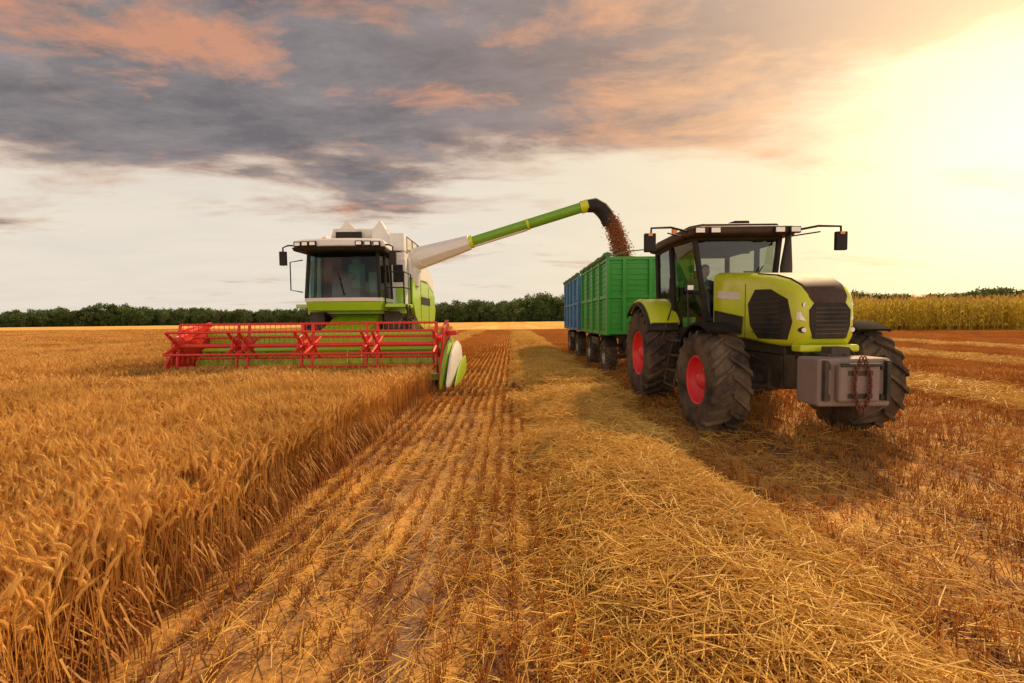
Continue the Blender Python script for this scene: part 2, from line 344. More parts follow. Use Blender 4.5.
P('hydraulic_hoses',BLACK,T).tube([(.2,-3.9,1.2),(.25,-4.2,1.36),(.3,-4.35,1.2)],.015,6).tube([(-.35,-3.3,1.1),(-.5,-3.15,1.2),(-.7,-3.1,1.0)],.015,6).tube([(-.3,-2.6,1.2),(-.42,-2.8,1.0),(-.5,-3.1,.95)],.02,6).done()
hl=P('hood_trim',DARK,T)
hl.tube([(-(hw(-2.86)[0]+.002),-2.86,z) for z in(1.45,2.33)],.006,5).tube([((hw(-2.86)[0]+.002),-2.86,z) for z in(1.45,2.33)],.006,5)
hl.done()
P('drawbar_hitch',DARK,T,.01).box((0,1.3,.6),(.14,.9,.1)).done()
# driver seated in the tractor cab
def skinned(name,mat,par,verts,edges,rad,rootv=0,sub=2):
    me=bpy.data.meshes.new(name); me.from_pydata(verts,edges,[]); o=bpy.data.objects.new(name,me); sc.collection.objects.link(o); o.parent=par
    bm=bmesh.new(); bm.from_mesh(me); lay=bm.verts.layers.skin.verify()
    bm.verts.ensure_lookup_table()
    for i,v in enumerate(bm.verts):
        r=rad[i]; v[lay].radius=(r,r) if not hasattr(r,'__len__') else r; v[lay].use_root=(i==rootv)
    bm.to_mesh(me); bm.free()
    o.modifiers.new('skin','SKIN').use_smooth_shade=True; s=o.modifiers.new('sub','SUBSURF'); s.levels=sub; s.render_levels=sub
    me.materials.append(mat); return o
DR=root('tractor_driver',(4.27,10.3,0))
v=[(0,-.22,2.08),(0,-.18,2.28),(0,-.15,2.48),(0,-.17,2.62),(0,-.20,2.70)]; rd=[.15,.145,.16,.065,.06]; e=[(0,1),(1,2),(2,3),(3,4)]
for s in(-1,1):
    b0=len(v); v+=[(s*.19,-.15,2.53),(s*.27,-.42,2.33),(s*.19,-.74,2.40)]; rd+=[.075,.055,.038]; e+=[(2,b0),(b0,b0+1),(b0+1,b0+2)]
    b0=len(v); v+=[(s*.12,-.3,2.07),(s*.17,-.70,2.12),(s*.17,-.82,1.66),(s*.17,-.98,1.56)]; rd+=[.1,.075,.05,.045]; e+=[(0,b0),(b0,b0+1),(b0+1,b0+2),(b0+2,b0+3)]
skinned('body_clothed',SHIRT,DR,v,e,rd)
hd=P('head',SKIN,DR); hd.loft([[( .5*0+r*.82*math.cos(t),-.215+r*math.sin(t)-f,z) for t in np.linspace(0,2*math.pi,17)[:-1]] for z,r,f in((2.68,.05,.02),(2.71,.078,.015),(2.76,.095,.01),(2.82,.102,0),(2.88,.096,-.005),(2.93,.065,-.01))])
hd.box((0,-.325,2.79),(.025,.04,.05)).box((-.086,-.21,2.79),(.02,.04,.06)).box((.086,-.21,2.79),(.02,.04,.06)).done()
P('hair',HAIR,DR).loft([[(r*.86*math.cos(t),-.195+r*math.sin(t),z) for t in np.linspace(0,2*math.pi,17)[:-1]] for z,r in((2.845,.106),(2.89,.106),(2.93,.085),(2.955,.04))]).done()
P('face_features',HAIR,DR).box((-.035,-.309,2.825),(.026,.012,.012)).box((.035,-.309,2.825),(.026,.012,.012)).box((0,-.313,2.745),(.045,.01,.008)).done()
for s in(-1,1):
    h0=Vector((s*.19,-.78,2.41)); vv=[tuple(h0+Vector((0,.06,-.01))),tuple(h0)]; rr_=[.028,.034]; ee=[(0,1)]
    skinned('palm',SKIN,DR,vv,ee,rr_,0,1)
    for k in range(4):
        o=h0+Vector((s*(-.024+.016*k),-.02,0)); L_=(.9,1,.95,.75)[k]
        skinned('finger',SKIN,DR,[tuple(o),tuple(o+Vector((0,-.035*L_,.012))),tuple(o+Vector((0,-.055*L_,-.012))),tuple(o+Vector((0,-.045*L_,-.035)))],[(0,1),(1,2),(2,3)],[.009,.0085,.008,.007],0,1)
    skinned('thumb',SKIN,DR,[tuple(h0+Vector((-s*.025,.02,0))),tuple(h0+Vector((-s*.045,-.01,-.005))),tuple(h0+Vector((-s*.045,-.035,-.02)))],[(0,1),(1,2)],[.011,.01,.008],0,1)

# ================================================================ TRAILERS
def trailer(loc,mat,first):
    t=root('farm_trailer',loc); L=5.1; W=1.25; zb=1.35; zt=3.62
    b=P('body_panels',mat,t,.006)
    for s in(-1,1): b.box((s*(W-.03),L/2,(zb+zt)/2),(.05,L,zt-zb))
    b.box((0,.03,(zb+zt)/2),(2*W-.12,.05,zt-zb)).box((0,L-.03,(zb+zt)/2),(2*W-.12,.05,zt-zb)).box((0,L/2,zb),(2*W-.12,L-.12,.08)); b.done()
    r=P('body_ribs',mat,t,.008)
    for s in(-1,1):
        for y in(.03,1.3,2.55,3.8,L-.03): r.box((s*(W+.035),y,(zb+zt)/2-.02),(.09,.12,zt-zb+.1))
        for z in(zb-.03,2.45,zt-.02): r.box((s*(W+.02),L/2,z),(.075,L-.02,.11))
        for k in range(13):
            z=zb+.14+k*.165
            if abs(z-2.45)>.08: r.box((s*(W+.002),L/2,z),(.03,L-.04,.05))
    for x in(-.8,0,.8): r.box((x,-.03,(zb+zt)/2),(.1,.08,zt-zb))
    for z in(zb,2.45,zt-.02): r.box((0,-.012,z),(2*W+.12,.07,.1))
    for k in range(13):
        z=zb+.14+k*.165
        if abs(z-2.45)>.08: r.box((0,-.002,z),(2*W-.1,.02,.045))
    r.done()
    tp=P('tarpaulin_roll',TARP,t); pts=[(-W-.05,y,zt+.09+.02*math.sin(y*5)) for y in np.linspace(-.05,L+.05,16)]
    tp.tube(pts,[.085+.012*math.sin(i*2.1) for i in range(16)],10)
    for y in(.0,1.7,3.4,L): tp.tube([(-W,y,zt+.05),(-W*.5,y,zt+.20),(0,y,zt+.25),(W*.5,y,zt+.2),(W,y,zt+.05)],.018,6)
    tp.done()
    c=P('chassis',DARK,t,.01)
    for s in(-1,1): c.box((s*.42,L/2,1.18),(.1,L-.2,.22))
    for y in(.3,1.2,2.6,3.9,4.8): c.box((0,y,1.2),(.8,.09,.16))
    for y in(1.15,4.0):
        c.tube([(-1.0,y,.52),(1.0,y,.52)],.06,10)
        for s in(-1,1): c.box((s*.5,y,.75),(.09,.8,.06)).box((s*.5,y,.93),(.12,.18,.34))
    c.tube([(0,.9,.95),(0,-.5,.75),(0,-2.0,.66)],[.07,.06,.05],8)
    for s in(-1,1): c.tube([(s*.4,.9,.8),(0,-1.3,.7)],.04,6)
    c.box((-W+.05,L*.5,1.0),(.05,1.3,.25)); c.done()
    for y in(1.15,4.0):
        for s in(-1,1):
            wheel(t,'wheel',s*1.02,y,.56,.38,.28,s,24,rimmat=STEEL)
            arc(t,'mudguard',BLACK,s*1.02,y,.56,.64,.38,35,145,lip=.03)
    g=P('grain_load',GRAIN,t); n=14; V=[];F=[]
    for i in range(n+1):
        for j in range(n+1):
            x=-W+.08+(2*W-.16)*i/n; y=.08+(L-.16)*j/n
            z=3.0+ (.5*math.exp(-((x/.8)**2+((y-2.2)/1.3)**2)) if first else .1)+random.uniform(-.015,.015)
            V.append((x,y,z))
    for i in range(n):
        for j in range(n): a=i*(n+1)+j; F.append((a,a+1,a+n+2,a+n+1))
    g.add(V,F); g.done()
    return t
trailer((4.22,13.9,0),GREEN,True)
trailer((4.22,20.0,0),BLUE,False)

# ================================================================ COMBINE
C=root('combine_harvester',(-5.3,16.0,0))
for s,nm in((-1,'left'),(1,'right')):
    wheel(C,'front_wheel_'+nm,s*1.5,.3,.98,.72,.46,s,22,rimmat=WHITE)
    wheel(C,'rear_wheel_'+nm,s*1.35,4.6,.66,.5,.34,s,18,rimmat=WHITE)
P('body',WHITE,C,.05,3).prism([(-.25,2.35),(-.15,4.15),(3.3,4.25),(5.0,3.7),(5.6,2.5),(5.2,1.75),(3.6,1.5),(1.6,1.7),(.9,2.1)],-1.62,1.62).done()
for s in(-1,1):
    P('side_panel_lower',LIME2,C,.03,3).prism([(.95,1.75),(.3,2.45),(.35,3.25),(3.2,3.3),(4.9,2.9),(5.1,2.2),(4.8,1.65),(2.2,1.45)],s*1.63,s*1.78).done()
    P('side_panel_upper',WHITE,C,.03,3).prism([(.3,3.30),(.25,4.0),(3.1,4.1),(4.7,3.6),(4.9,2.98),(3.2,3.38)],s*1.63,s*1.75).done()
    P('side_stripe',BLACK,C).box((s*1.79,2.7,2.55),(.01,1.9,.3)).done()
    P('panel_seams',DARK,C).box((s*1.782,1.75,2.5),(.012,.03,1.5)).box((s*1.782,3.4,2.4),(.012,.03,1.5)).done()
P('straw_hood',LIME2,C,.05).prism([(5.2,3.3),(6.1,2.6),(6.2,1.4),(5.3,1.2)],-1.2,1.2).done()
P('undercarriage',DARK,C,.02).box((0,2.4,1.35),(2.0,5.2,.7)).box((0,.3,1.0),(2.3,.4,.4)).box((0,4.6,.7),(2.2,.25,.25)).done()
gt=P('grain_tank_covers',WHITE,C)
x0,x1,y0,y1=-1.25,1.25,.35,2.9
b=[(x0,y0,4.2),(x1,y0,4.2),(x1,y1,4.2),(x0,y1,4.2)]; tq=[(x0-.1,y0-.25,5.0),(x1+.1,y0-.25,5.0),(x1+.1,y1+.25,5.0),(x0-.1,y1+.25,5.0)]
gt.quad(b[0],b[1],(x1-.25,y0-.25,4.98),(x0+.35,y0-.25,5.02)); gt.quad(b[1],b[2],tq[2],(x1+.15,y0+.2,4.85)); gt.quad(b[2],b[3],tq[3],tq[2]); gt.quad(b[3],b[0],(x0-.15,y0+.2,4.85),tq[3])
gt.done(smooth=False,solid=.05)
P('tank_cover_inner',BLACK,C,.01).box((-.35,.03,4.72),(.9,.06,.34)).box((.25,.0,4.5),(.35,.1,.3)).done()
P('tank_flap',WHITE,C,.02).hexa([(.45,-.1,4.2),(1.4,-.1,4.2),(1.45,.3,4.2),(.45,.3,4.2),(.45,.05,4.95),(.75,.05,5.3),(.75,.25,5.3),(.45,.25,4.95)]).hexa([(-.9,.07,4.75),(.1,.07,4.75),(.1,.25,4.75),(-.9,.25,4.75),(-.5,.1,5.25),(-.35,.1,5.25),(-.35,.2,5.25),(-.5,.2,5.25)]).box((1.35,.1,4.5),(.5,.5,.6)).done()
P('engine_deck',DARK,C,.03).box((0,3.9,4.1),(2.4,1.2,.3)).tube([(.9,3.8,4.1),(.9,3.8,4.8)],.09,12).done()
def cabring(z,wf,wr,yf,yr,bul):
    pts=[]
    for k in range(9):
        t=-1+2*k/8; pts.append((wf*t,yf-bul*(1-t*t),z))
    pts+=[(wr,yr,z),(-wr,yr,z)]; return pts
P('cab_base',LIME2,C,.03).loft([cabring(2.12,1.15,1.2,-1.5,-.2,.15),cabring(2.40,1.2,1.22,-1.6,-.2,.18)]).done()
P('cab_sill',WHITE,C,.01).loft([cabring(2.405,1.21,1.22,-1.62,-.2,.18),cabring(2.52,1.2,1.22,-1.64,-.2,.18)]).done()
g1=cabring(2.52,1.15,1.2,-1.62,-.25,.18); g2=cabring(4.0,1.08,1.15,-1.5,-.25,.12)
gg=P('cab_glass',GLASSD,C)
for k in range(11):
    if k==9: continue
    gg.quad(g1[k],g1[(k+1)%11],g2[(k+1)%11],g2[k])
gg.done()
cf=P('cab_pillars',BLACK,C)
for k in(0,8,9,10): cf.tube([g1[k],g2[k]],.06,8)
for s in(-1,1): cf.tube([(s*1.17,-.95,2.5),(s*1.12,-.9,4.0)],.045,8)
cf.box((0,-.22,3.2),(2.4,.06,1.6))
cf.tube([(.1,-1.84,2.6),(-.1,-1.72,3.3)],.015,6)
cf.done()
P('cab_roof',WHITE,C,.05,3).loft([cabring(4.06,1.42,1.3,-1.9,0,.22),cabring(4.25,1.40,1.3,-1.9,0,.22),cabring(4.36,1.2,1.15,-1.6,-.1,.15)]).done()
P('cab_roof_visor',BLACK,C,.02).loft([cabring(3.95,1.40,1.28,-1.86,-.02,.2),cabring(4.055,1.44,1.3,-1.92,0,.22)]).done()
wl=P('roof_work_lights',LAMP,C,.01); wh_=P('roof_light_housings',BLACK,C,.01)
for x in(-1.2,-.95,-.7,.7,.95,1.2):
    yy=-1.95-.22*(1-(x/1.42)**2); wh_.box((x,yy+.03,4.14),(.22,.1,.15)); wl.box((x,yy-.03,4.14),(.16,.015,.1))
for s in(-1,1):
    wh_.tube([(s*1.3,-1.7,4.15),(s*1.55,-1.9,4.12),(s*1.68,-1.95,4.05),(s*1.68,-1.95,3.5)],.025,8)
    wh_.box((s*1.68,-1.95,3.72),(.2,.1,.42))
wh_.tube([(-1.2,-1.75,2.7),(-1.45,-2.0,2.75),(-1.45,-2.0,3.6),(-1.2,-1.7,3.7)],.02,6)
wl.done(); wh_.done()
P('beacon',AMBER,C).tube([(-1.0,-.5,4.35),(-1.0,-.5,4.6)],.07,12).done()
P('cab_seat',SEATG,C,.05,3).box((.05,-.7,2.95),(.6,.55,.18)).box((.05,-.42,3.35),(.56,.16,.75)).box((.05,-.4,3.8),(.3,.1,.2)).box((.6,-.6,2.9),(.35,.4,.35)).box((.6,-.4,3.25),(.34,.1,.4)).done()
cs=P('cab_console',BLACK,C,.02); cs.box((.05,-1.35,2.8),(.2,.2,.7)).box((-.5,-.8,2.9),(.25,.7,.5)).box((-.62,-1.3,3.4),(.28,.06,.22)); cs.tube([(.05+.22*math.cos(u),-1.25+.12*math.sin(u),3.2+.15*math.sin(u)) for u in np.linspace(0,6.283,20)],.02,6,cap=False); cs.box((0,-.9,2.5),(2.2,1.2,.05)); cs.done()
P('platform',LIME2,C,.02).box((1.55,-.75,2.28),(.65,1.2,.12)).box((-1.45,-.75,2.28),(.45,1.0,.12)).box((0,-.3,2.2),(3.3,.3,.35)).done()
P('front_housing',WHITE,C,.04).box((1.42,-.12,3.1),(.5,.35,1.6)).box((-1.42,-.12,3.1),(.4,.35,1.5)).done()
P('front_housing_stripe',LIME2,C,.01).box((1.5,-.31,2.65),(.3,.02,.5)).done()
P('front_housing_vent',BLACK,C,.01).box((1.42,-.305,3.4),(.34,.02,.6)).done()
rl=P('handrails',BLACK,C)
for x,y in((1.25,-1.33),(1.85,-1.33),(1.85,-.3)): rl.tube([(x,y,2.3),(x,y,3.35)],.024,6)
for z in(3.35,2.85): rl.tube([(1.25,-1.33,z),(1.85,-1.33,z),(1.85,-.3,z)],.02,6)
for z in(4.3,4.75,): rl.tube([(1.6,.3,z),(1.6,3.0,z)],.018,6)
for y in(.3,1.2,2.1,3.0): rl.tube([(1.6,y,4.1),(1.6,y,4.75)],.018,6)
rl.done()
ld=P('ladder',BLACK,C)
for y in(-1.2,-.75): ld.tube([(1.95,y,.6),(1.9,y,2.3)],.025,6)
for k in range(6): ld.box((1.94-.008*k,-.97,.7+k*.3),(.1,.45,.04))
ld.done()
P('feeder_house',LIME2,C,.03).hexa([(-.75,-2.6,.35),(.75,-2.6,.35),(.75,.2,1.2),(-.75,.2,1.2),(-.75,-2.6,1.15),(.75,-2.6,1.15),(.75,.0,2.1),(-.75,.0,2.1)]).done()
P('feeder_sides',DARK,C,.02).tube([(.95,-2.3,.7),(1.0,.2,1.1)],.09,10).tube([(-.95,-2.3,.7),(-1.0,.2,1.1)],.09,10).box((1.25,-.4,1.8),(.5,.5,.6)).box((-1.25,-.4,1.8),(.5,.5,.6)).done()
XL,XR=-3.62,3.42
P('header_back',LIME2,C,.02).box(((XL+XR)/2,-2.62,.85),(XR-XL-.1,.06,1.0)).tube([(XL,-2.6,1.4),(XR,-2.6,1.4)],.09,10).tube([(XL,-2.5,.4),(XR,-2.5,.4)],.1,8).box(((XL+XR)/2,-2.95,1.02),(XR-XL-.14,.25,.05),rot=(.5,0,0)).done()
P('header_table',LIME2,C,.01).box(((XL+XR)/2,-3.35,.22),(XR-XL-.1,1.4,.05)).done()
kn=P('cutter_bar',DARK,C); kn.box(((XL+XR)/2,-4.08,.2),(XR-XL-.1,.06,.05))
for i in range(90):
    x=XL+.08+i*(XR-XL-.16)/89; kn.add([(x-.02,-4.1,.2),(x+.02,-4.1,.2),(x,-4.24,.19),(x,-4.1,.23)],[(0,1,2),(0,3,2),(1,2,3)])
kn.done()
au=P('header_auger',LIME2,C); au.tube([(XL+.05,-3.1,.62),(XR-.05,-3.1,.62)],.2,16)
for sgn,xa,xb in((1,XL+.1,-.6),(-1,XR-.1,.6)):
    n=110; V=[];F=[]
    for i in range(n+1):
        a=sgn*i*2*math.pi/16; x=xa+(xb-xa)*i/n
        for r in(.19,.36): V.append((x,-3.1+r*math.cos(a),.62+r*math.sin(a)))
    for i in range(n): F.append((2*i,2*i+1,2*i+3,2*i+2))
    au.add(V,F)
au.done()
ep=[(-4.55,.16),(-4.45,.55),(-4.0,1.05),(-3.75,1.6),(-2.9,1.72),(-2.5,1.6),(-2.5,.2)]
P('header_end_plate',RED,C,.02).prism(ep,XL-.06,XL).prism(ep,XR,XR+.06).done()
P('left_divider',RED,C,.02).hexa([(XL-.26,-4.3,.15),(XL-.07,-4.3,.15),(XL-.07,-2.6,.2),(XL-.28,-2.6,.2),(XL-.2,-4.25,.5),(XL-.07,-4.25,.5),(XL-.07,-2.6,1.5),(XL-.22,-2.6,1.5)]).tube([(XL-.15,-4.2,.3),(XL-.12,-5.0,.12)],[.1,.02],8).done()
def shield(x0,x1,mat,name,f=1.0,dy=0,zo=0):
    s=[]
    for y,zt,zb,k in((-4.8,.22,.06,.15),(-4.5,.55,.08,.5),(-4.0,.95,.10,.85),(-3.3,1.22,.14,1.0),(-2.6,1.28,.2,1.0),(-2.2,1.2,.3,.8)):
        w=(x1-x0)*k; zt=zb+(zt-zb)*f
        s.append([(x0,y+dy,zb+zo),(x0+w*.9,y+dy,zb+zo),(x0+w,y+dy,zb+(zt-zb)*.35+zo),(x0+w*.75,y+dy,zb+(zt-zb)*.85+zo),(x0+w*.3,y+dy,zt+zo),(x0,y+dy,zt+zo)])
    P(name,mat,C,.015).loft(s).done()
shield(XR+.07,XR+.20,LIME2,'crop_divider'); shield(XR+.21,XR+.40,WHITE,'crop_divider_shield',.9,.15); shield(XR+.41,XR+.47,LIME2,'crop_divider_skirt',.45,.3)
P('divider_drive_cover',RED,C,.02).box((XR+.18,-2.9,1.42),(.25,.6,.12)).done()
ry,rz,rr=-4.0,1.17,.57
re=P('reel_bats',RED,C,.006); ti=P('reel_tines',RED,C); sp=P('reel_spiders',RED,C,.006)
x0,x1=XL+.12,XR-.12
sp.tube([(x0,ry,rz),(x1,ry,rz)],.06,12)
for k in range(6):
    a=R(20+60*k); y=ry+rr*math.cos(a); z=rz+rr*math.sin(a)
    re.tube([(x0,y,z),(x1,y,z)],.032,8)
    n=50
    for i in range(n):
        x=x0+.05+(x1-x0-.1)*i/(n-1); ti.tube([(x,y,z+.05),(x,y+.03,z-.10),(x,y-.01,z-.21)],[.009,.007,.005],4,cap=False)
for x in np.linspace(x0,x1,5):
    for o in((-.0,) if x in(x0,x1) else (-.14,.14)):
        for k in range(6):
            a=R(20+60*k); b2=R(80+60*k)
            p=(x+o,ry+rr*math.cos(a),rz+rr*math.sin(a)); q=(x+o,ry+rr*math.cos(b2),rz+rr*math.sin(b2))
            sp.tube([(x+o,ry,rz),p],[.055,.04],6); 
            sp.tube([(x+o,ry+.5*(p[1]-ry),rz+.5*(p[2]-rz)),(x+o,ry+.5*(q[1]-ry),rz+.5*(q[2]-rz))],.022,5)
        sp.tube([(x+o-.02,ry,rz),(x+o+.02,ry,rz)],.17,16)
for x in(XL+.03,XR-.03): sp.box((x,-3.3,1.5),(.10,1.55,.14),rot=(.30,0,0))
re.done(); ti.done(); sp.done()
A=Vector((1.55,1.0,3.98)); B=Vector((8.10,0.0,5.74)); D=(B-A)
P('unloading_auger_elbow',WHITE,C,.03).tube([A+Vector((-.1,0,-.9)),A+Vector((0,0,-.1)),A+D*.06],[.45,.45,.42],14).tube([A-D*.02,A+D*.10,A+D*.345],[.44,.40,.27],8).done()
P('unloading_auger_tube',DGREEN,C).tube([A+D*.33,A+D*.985],.18,20).done()
P('unloading_auger_underside',WHITE,C).tube([A+D*.36+Vector((0,0,-.14)),A+D*.66+Vector((0,0,-.14))],.085,10).done()
P('auger_bands',LIME,C).tube([A+D*.345,A+D*.365],.23,20).tube([A+D*.66,A+D*.672],.20,20).tube([A+D*.945,A+D*.985],.215,20).done()
Bp=A+D*.97
P('auger_spout',BLACK,C,.01).tube([Bp,Bp+Vector((.32,0,.03)),Bp+Vector((.55,0,-.10)),Bp+Vector((.72,0,-.32)),Bp+Vector((.84,0,-.62))],[.21,.25,.27,.26,.24],16,cap=False).done()
S=root('falling_grain',(0,0,0)); g=P('grains',GRAIN,S)
e0=np.array(C.location)+np.array(Bp+Vector((.74,0,-.35))); 
for i in range(22000):
    t=random.random(); x=e0[0]+.66*t; z=e0[2]-.35*t-1.70*t*t
    sd=.075+.09*t; p=Vector((x+random.gauss(0,sd),e0[1]+random.gauss(0,sd),z+random.gauss(0,.06))); r=random.uniform(.010,.026)
    M=Euler((random.random()*6,random.random()*6,0)).to_matrix()
    g.add([p+M@Vector(v)*r for v in((1,0,-.5),(-.5,.87,-.5),(-.5,-.87,-.5),(0,0,1.6))],[(0,1,2),(0,3,1),(1,3,2),(2,3,0)])
g.done(smooth=False)

# ================================================================ SCATTER
def scatter(name,meshes,pts,rots,scl,idx):
    col=bpy.data.collections.new(name+'_source')
    for i,me in enumerate(meshes):
        o=bpy.data.objects.new('%s_tile_%02d'%(name,i),me); col.objects.link(o)
    me=bpy.data.meshes.new(name); me.from_pydata([tuple(p) for p in pts],[],[])
    a=me.attributes.new('rot','FLOAT_VECTOR','POINT'); a.data.foreach_set('vector',np.array(rots,dtype=np.float32).ravel())
    a=me.attributes.new('scl','FLOAT_VECTOR','POINT'); a.data.foreach_set('vector',np.array(scl,dtype=np.float32).ravel())
    a=me.attributes.new('idx','INT','POINT'); a.data.foreach_set('value',np.array(idx,dtype=np.int32))
    ob=bpy.data.objects.new(name,me); sc.collection.objects.link(ob)
    ng=bpy.data.node_groups.new(name,'GeometryNodeTree')
    ng.interface.new_socket('Geometry',in_out='INPUT',socket_type='NodeSocketGeometry'); ng.interface.new_socket('Geometry',in_out='OUTPUT',socket_type='NodeSocketGeometry')
    gi=ng.nodes.new('NodeGroupInput'); go=ng.nodes.new('NodeGroupOutput')
    ci=ng.nodes.new('GeometryNodeCollectionInfo'); ci.inputs['Collection'].default_value=col; ci.inputs['Separate Children'].default_value=True; ci.inputs['Reset Children'].default_value=True
    ip=ng.nodes.new('GeometryNodeInstanceOnPoints'); ip.inputs['Pick Instance'].default_value=True
    def na(n,t):
        x=ng.nodes.new('GeometryNodeInputNamedAttribute'); x.data_type=t; x.inputs['Name'].default_value=n; return [o for o in x.outputs if o.enabled and o.name=='Attribute'][0]
    ng.links.new(gi.outputs[0],ip.inputs['Points']); ng.links.new(ci.outputs[0],ip.inputs['Instance'])
    ng.links.new(na('idx','INT'),ip.inputs['Instance Index']); ng.links.new(na('rot','FLOAT_VECTOR'),ip.inputs['Rotation']); ng.links.new(na('scl','FLOAT_VECTOR'),ip.inputs['Scale'])
    ng.links.new(ip.outputs[0],go.inputs[0]); md=ob.modifiers.new('scatter','NODES'); md.node_group=ng
    return ob
class TM:
    def __init__(s): s.V=[];s.F=[];s.M=[]
    def chain(s,pts,rs,mi,n=3):
        o=len(s.V)
        for i,p in enumerate(pts):
            d=(Vector(pts[min(i+1,len(pts)-1)])-Vector(pts[max(0,i-1)])).normalized()
            up=Vector((0,1,0)) if abs(d.y)<.8 else Vector((1,0,0))
            a=d.cross(up).normalized(); b=a.cross(d)
            for k in range(n):
                t=2*math.pi*k/n; s.V.append(tuple(Vector(p)+(a*math.cos(t)+b*math.sin(t))*rs[i]))
        for i in range(len(pts)-1):
            for k in range(n):
                s.F.append((o+i*n+k,o+i*n+(k+1)%n,o+(i+1)*n+(k+1)%n,o+(i+1)*n+k)); s.M.append(mi)
    def poly(s,pts,mi):
        o=len(s.V); s.V+=[tuple(p) for p in pts]; s.F.append(tuple(range(o,o+len(pts)))); s.M.append(mi)
    def mesh(s,name,mats):
        me=bpy.data.meshes.new(name); me.from_pydata(s.V,[],s.F)
        for m in mats: me.materials.append(m)
        me.polygons.foreach_set('material_index',s.M); return me
W_STEM=plantm('wheat_stem',(.60,.28,.05),(.80,.46,.11),.3,zdark=(.32,.11,.025),zh=.5)  # shade low in the crop painted in as a darker stem base
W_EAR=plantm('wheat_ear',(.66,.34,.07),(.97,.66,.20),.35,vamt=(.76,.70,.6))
W_LEAF=plantm('wheat_leaf',(.50,.24,.05),(.80,.50,.15),.4,zdark=(.32,.11,.025),zh=.45)  # same painted shade low down as on the stems
STRAW=plantm('straw',(.66,.36,.05),(1.0,.76,.22),.25,vscale=.8,vamt=(.88,.82,.7))
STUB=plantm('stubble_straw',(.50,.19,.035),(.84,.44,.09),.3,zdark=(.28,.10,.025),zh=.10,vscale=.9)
U=random.uniform
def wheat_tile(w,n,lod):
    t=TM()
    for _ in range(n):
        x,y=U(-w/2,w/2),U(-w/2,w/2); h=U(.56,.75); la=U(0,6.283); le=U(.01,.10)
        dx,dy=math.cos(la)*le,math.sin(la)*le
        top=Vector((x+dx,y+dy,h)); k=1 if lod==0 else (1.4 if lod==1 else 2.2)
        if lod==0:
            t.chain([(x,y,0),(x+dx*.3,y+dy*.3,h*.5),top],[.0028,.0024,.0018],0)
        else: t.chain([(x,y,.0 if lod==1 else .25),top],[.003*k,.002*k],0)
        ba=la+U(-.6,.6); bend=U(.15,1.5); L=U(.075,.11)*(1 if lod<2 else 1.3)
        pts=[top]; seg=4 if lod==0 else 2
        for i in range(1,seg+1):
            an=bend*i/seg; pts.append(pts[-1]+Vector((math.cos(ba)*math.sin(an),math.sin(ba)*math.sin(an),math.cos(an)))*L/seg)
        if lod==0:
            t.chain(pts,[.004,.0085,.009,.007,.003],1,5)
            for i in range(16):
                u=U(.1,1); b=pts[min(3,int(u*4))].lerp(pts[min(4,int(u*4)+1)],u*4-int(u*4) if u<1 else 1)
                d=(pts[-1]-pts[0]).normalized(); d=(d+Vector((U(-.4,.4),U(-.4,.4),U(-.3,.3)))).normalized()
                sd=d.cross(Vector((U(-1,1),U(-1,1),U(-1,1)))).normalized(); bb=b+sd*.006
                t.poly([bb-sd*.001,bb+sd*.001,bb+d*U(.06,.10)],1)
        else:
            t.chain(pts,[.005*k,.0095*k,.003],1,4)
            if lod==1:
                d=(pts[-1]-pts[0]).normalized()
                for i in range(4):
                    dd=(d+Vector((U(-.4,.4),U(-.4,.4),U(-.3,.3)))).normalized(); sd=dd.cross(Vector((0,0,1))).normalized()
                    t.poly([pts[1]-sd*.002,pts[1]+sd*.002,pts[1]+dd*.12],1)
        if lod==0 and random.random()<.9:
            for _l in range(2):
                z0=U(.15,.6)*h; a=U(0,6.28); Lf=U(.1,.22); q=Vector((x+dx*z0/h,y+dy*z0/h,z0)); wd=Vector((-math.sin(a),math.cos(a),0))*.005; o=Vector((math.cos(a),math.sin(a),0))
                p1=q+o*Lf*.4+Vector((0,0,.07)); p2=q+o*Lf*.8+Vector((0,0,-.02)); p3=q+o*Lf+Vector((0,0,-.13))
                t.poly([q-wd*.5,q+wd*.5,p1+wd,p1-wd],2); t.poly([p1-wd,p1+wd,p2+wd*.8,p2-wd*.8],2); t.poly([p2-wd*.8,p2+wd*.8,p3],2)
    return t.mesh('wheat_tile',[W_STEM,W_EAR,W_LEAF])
wt=[wheat_tile(.46,105,0) for _ in range(6)]+[wheat_tile(.95,230,1) for _ in range(5)]+[wheat_tile(3.0,900,2) for _ in range(4)]
pts=[];ro=[];scs=[];ix=[]
EX=-1.98
def standing(x,y):
    if x>EX: return False
    if y<11.6: return True
    return x<-9.3
def put(x,y,z,i,s=1,rz=None,hs=1):
    pts.append((x,y,z)); ro.append((0,0,random.choice((0,1,2,3))*math.pi/2+U(-.1,.1) if rz is None else rz)); scs.append((s,s,s*hs)); ix.append(i)
def hv(x,y): return (1+.05*math.sin(x*1.3+y*.9)+.04*math.sin(x*.45-y*.6+1))*(.84 if (y>9 and x>-9.3) else 1)
step=.4; y=.7
while y<7.5:
    x=EX-.22
    while x>-1.3*y-2.2 and x>-9.0:
        put(x+U(-.06,.04),y+U(-.03,.03),0,random.randrange(6),1,hs=U(.92,1.05)*hv(x,y)); x-=step
    y+=step
y=7.5+.25
while y<24:
    x=EX-.45
    while x>-1.3*y-2:
        if standing(x,y) : put(x+U(-.05,.05),y,0,6+random.randrange(5),1,hs=U(.93,1.05)*hv(x,y))
        x-=.85
    y+=.85
y=25
while y<70:
    x=-10.8
    while x>-1.3*y-4: put(x,y,0,11+random.randrange(4),1,hs=U(.9,1.08)); x-=2.8
    y+=2.8
scatter('wheat_field',wt,pts,ro,scs,ix)
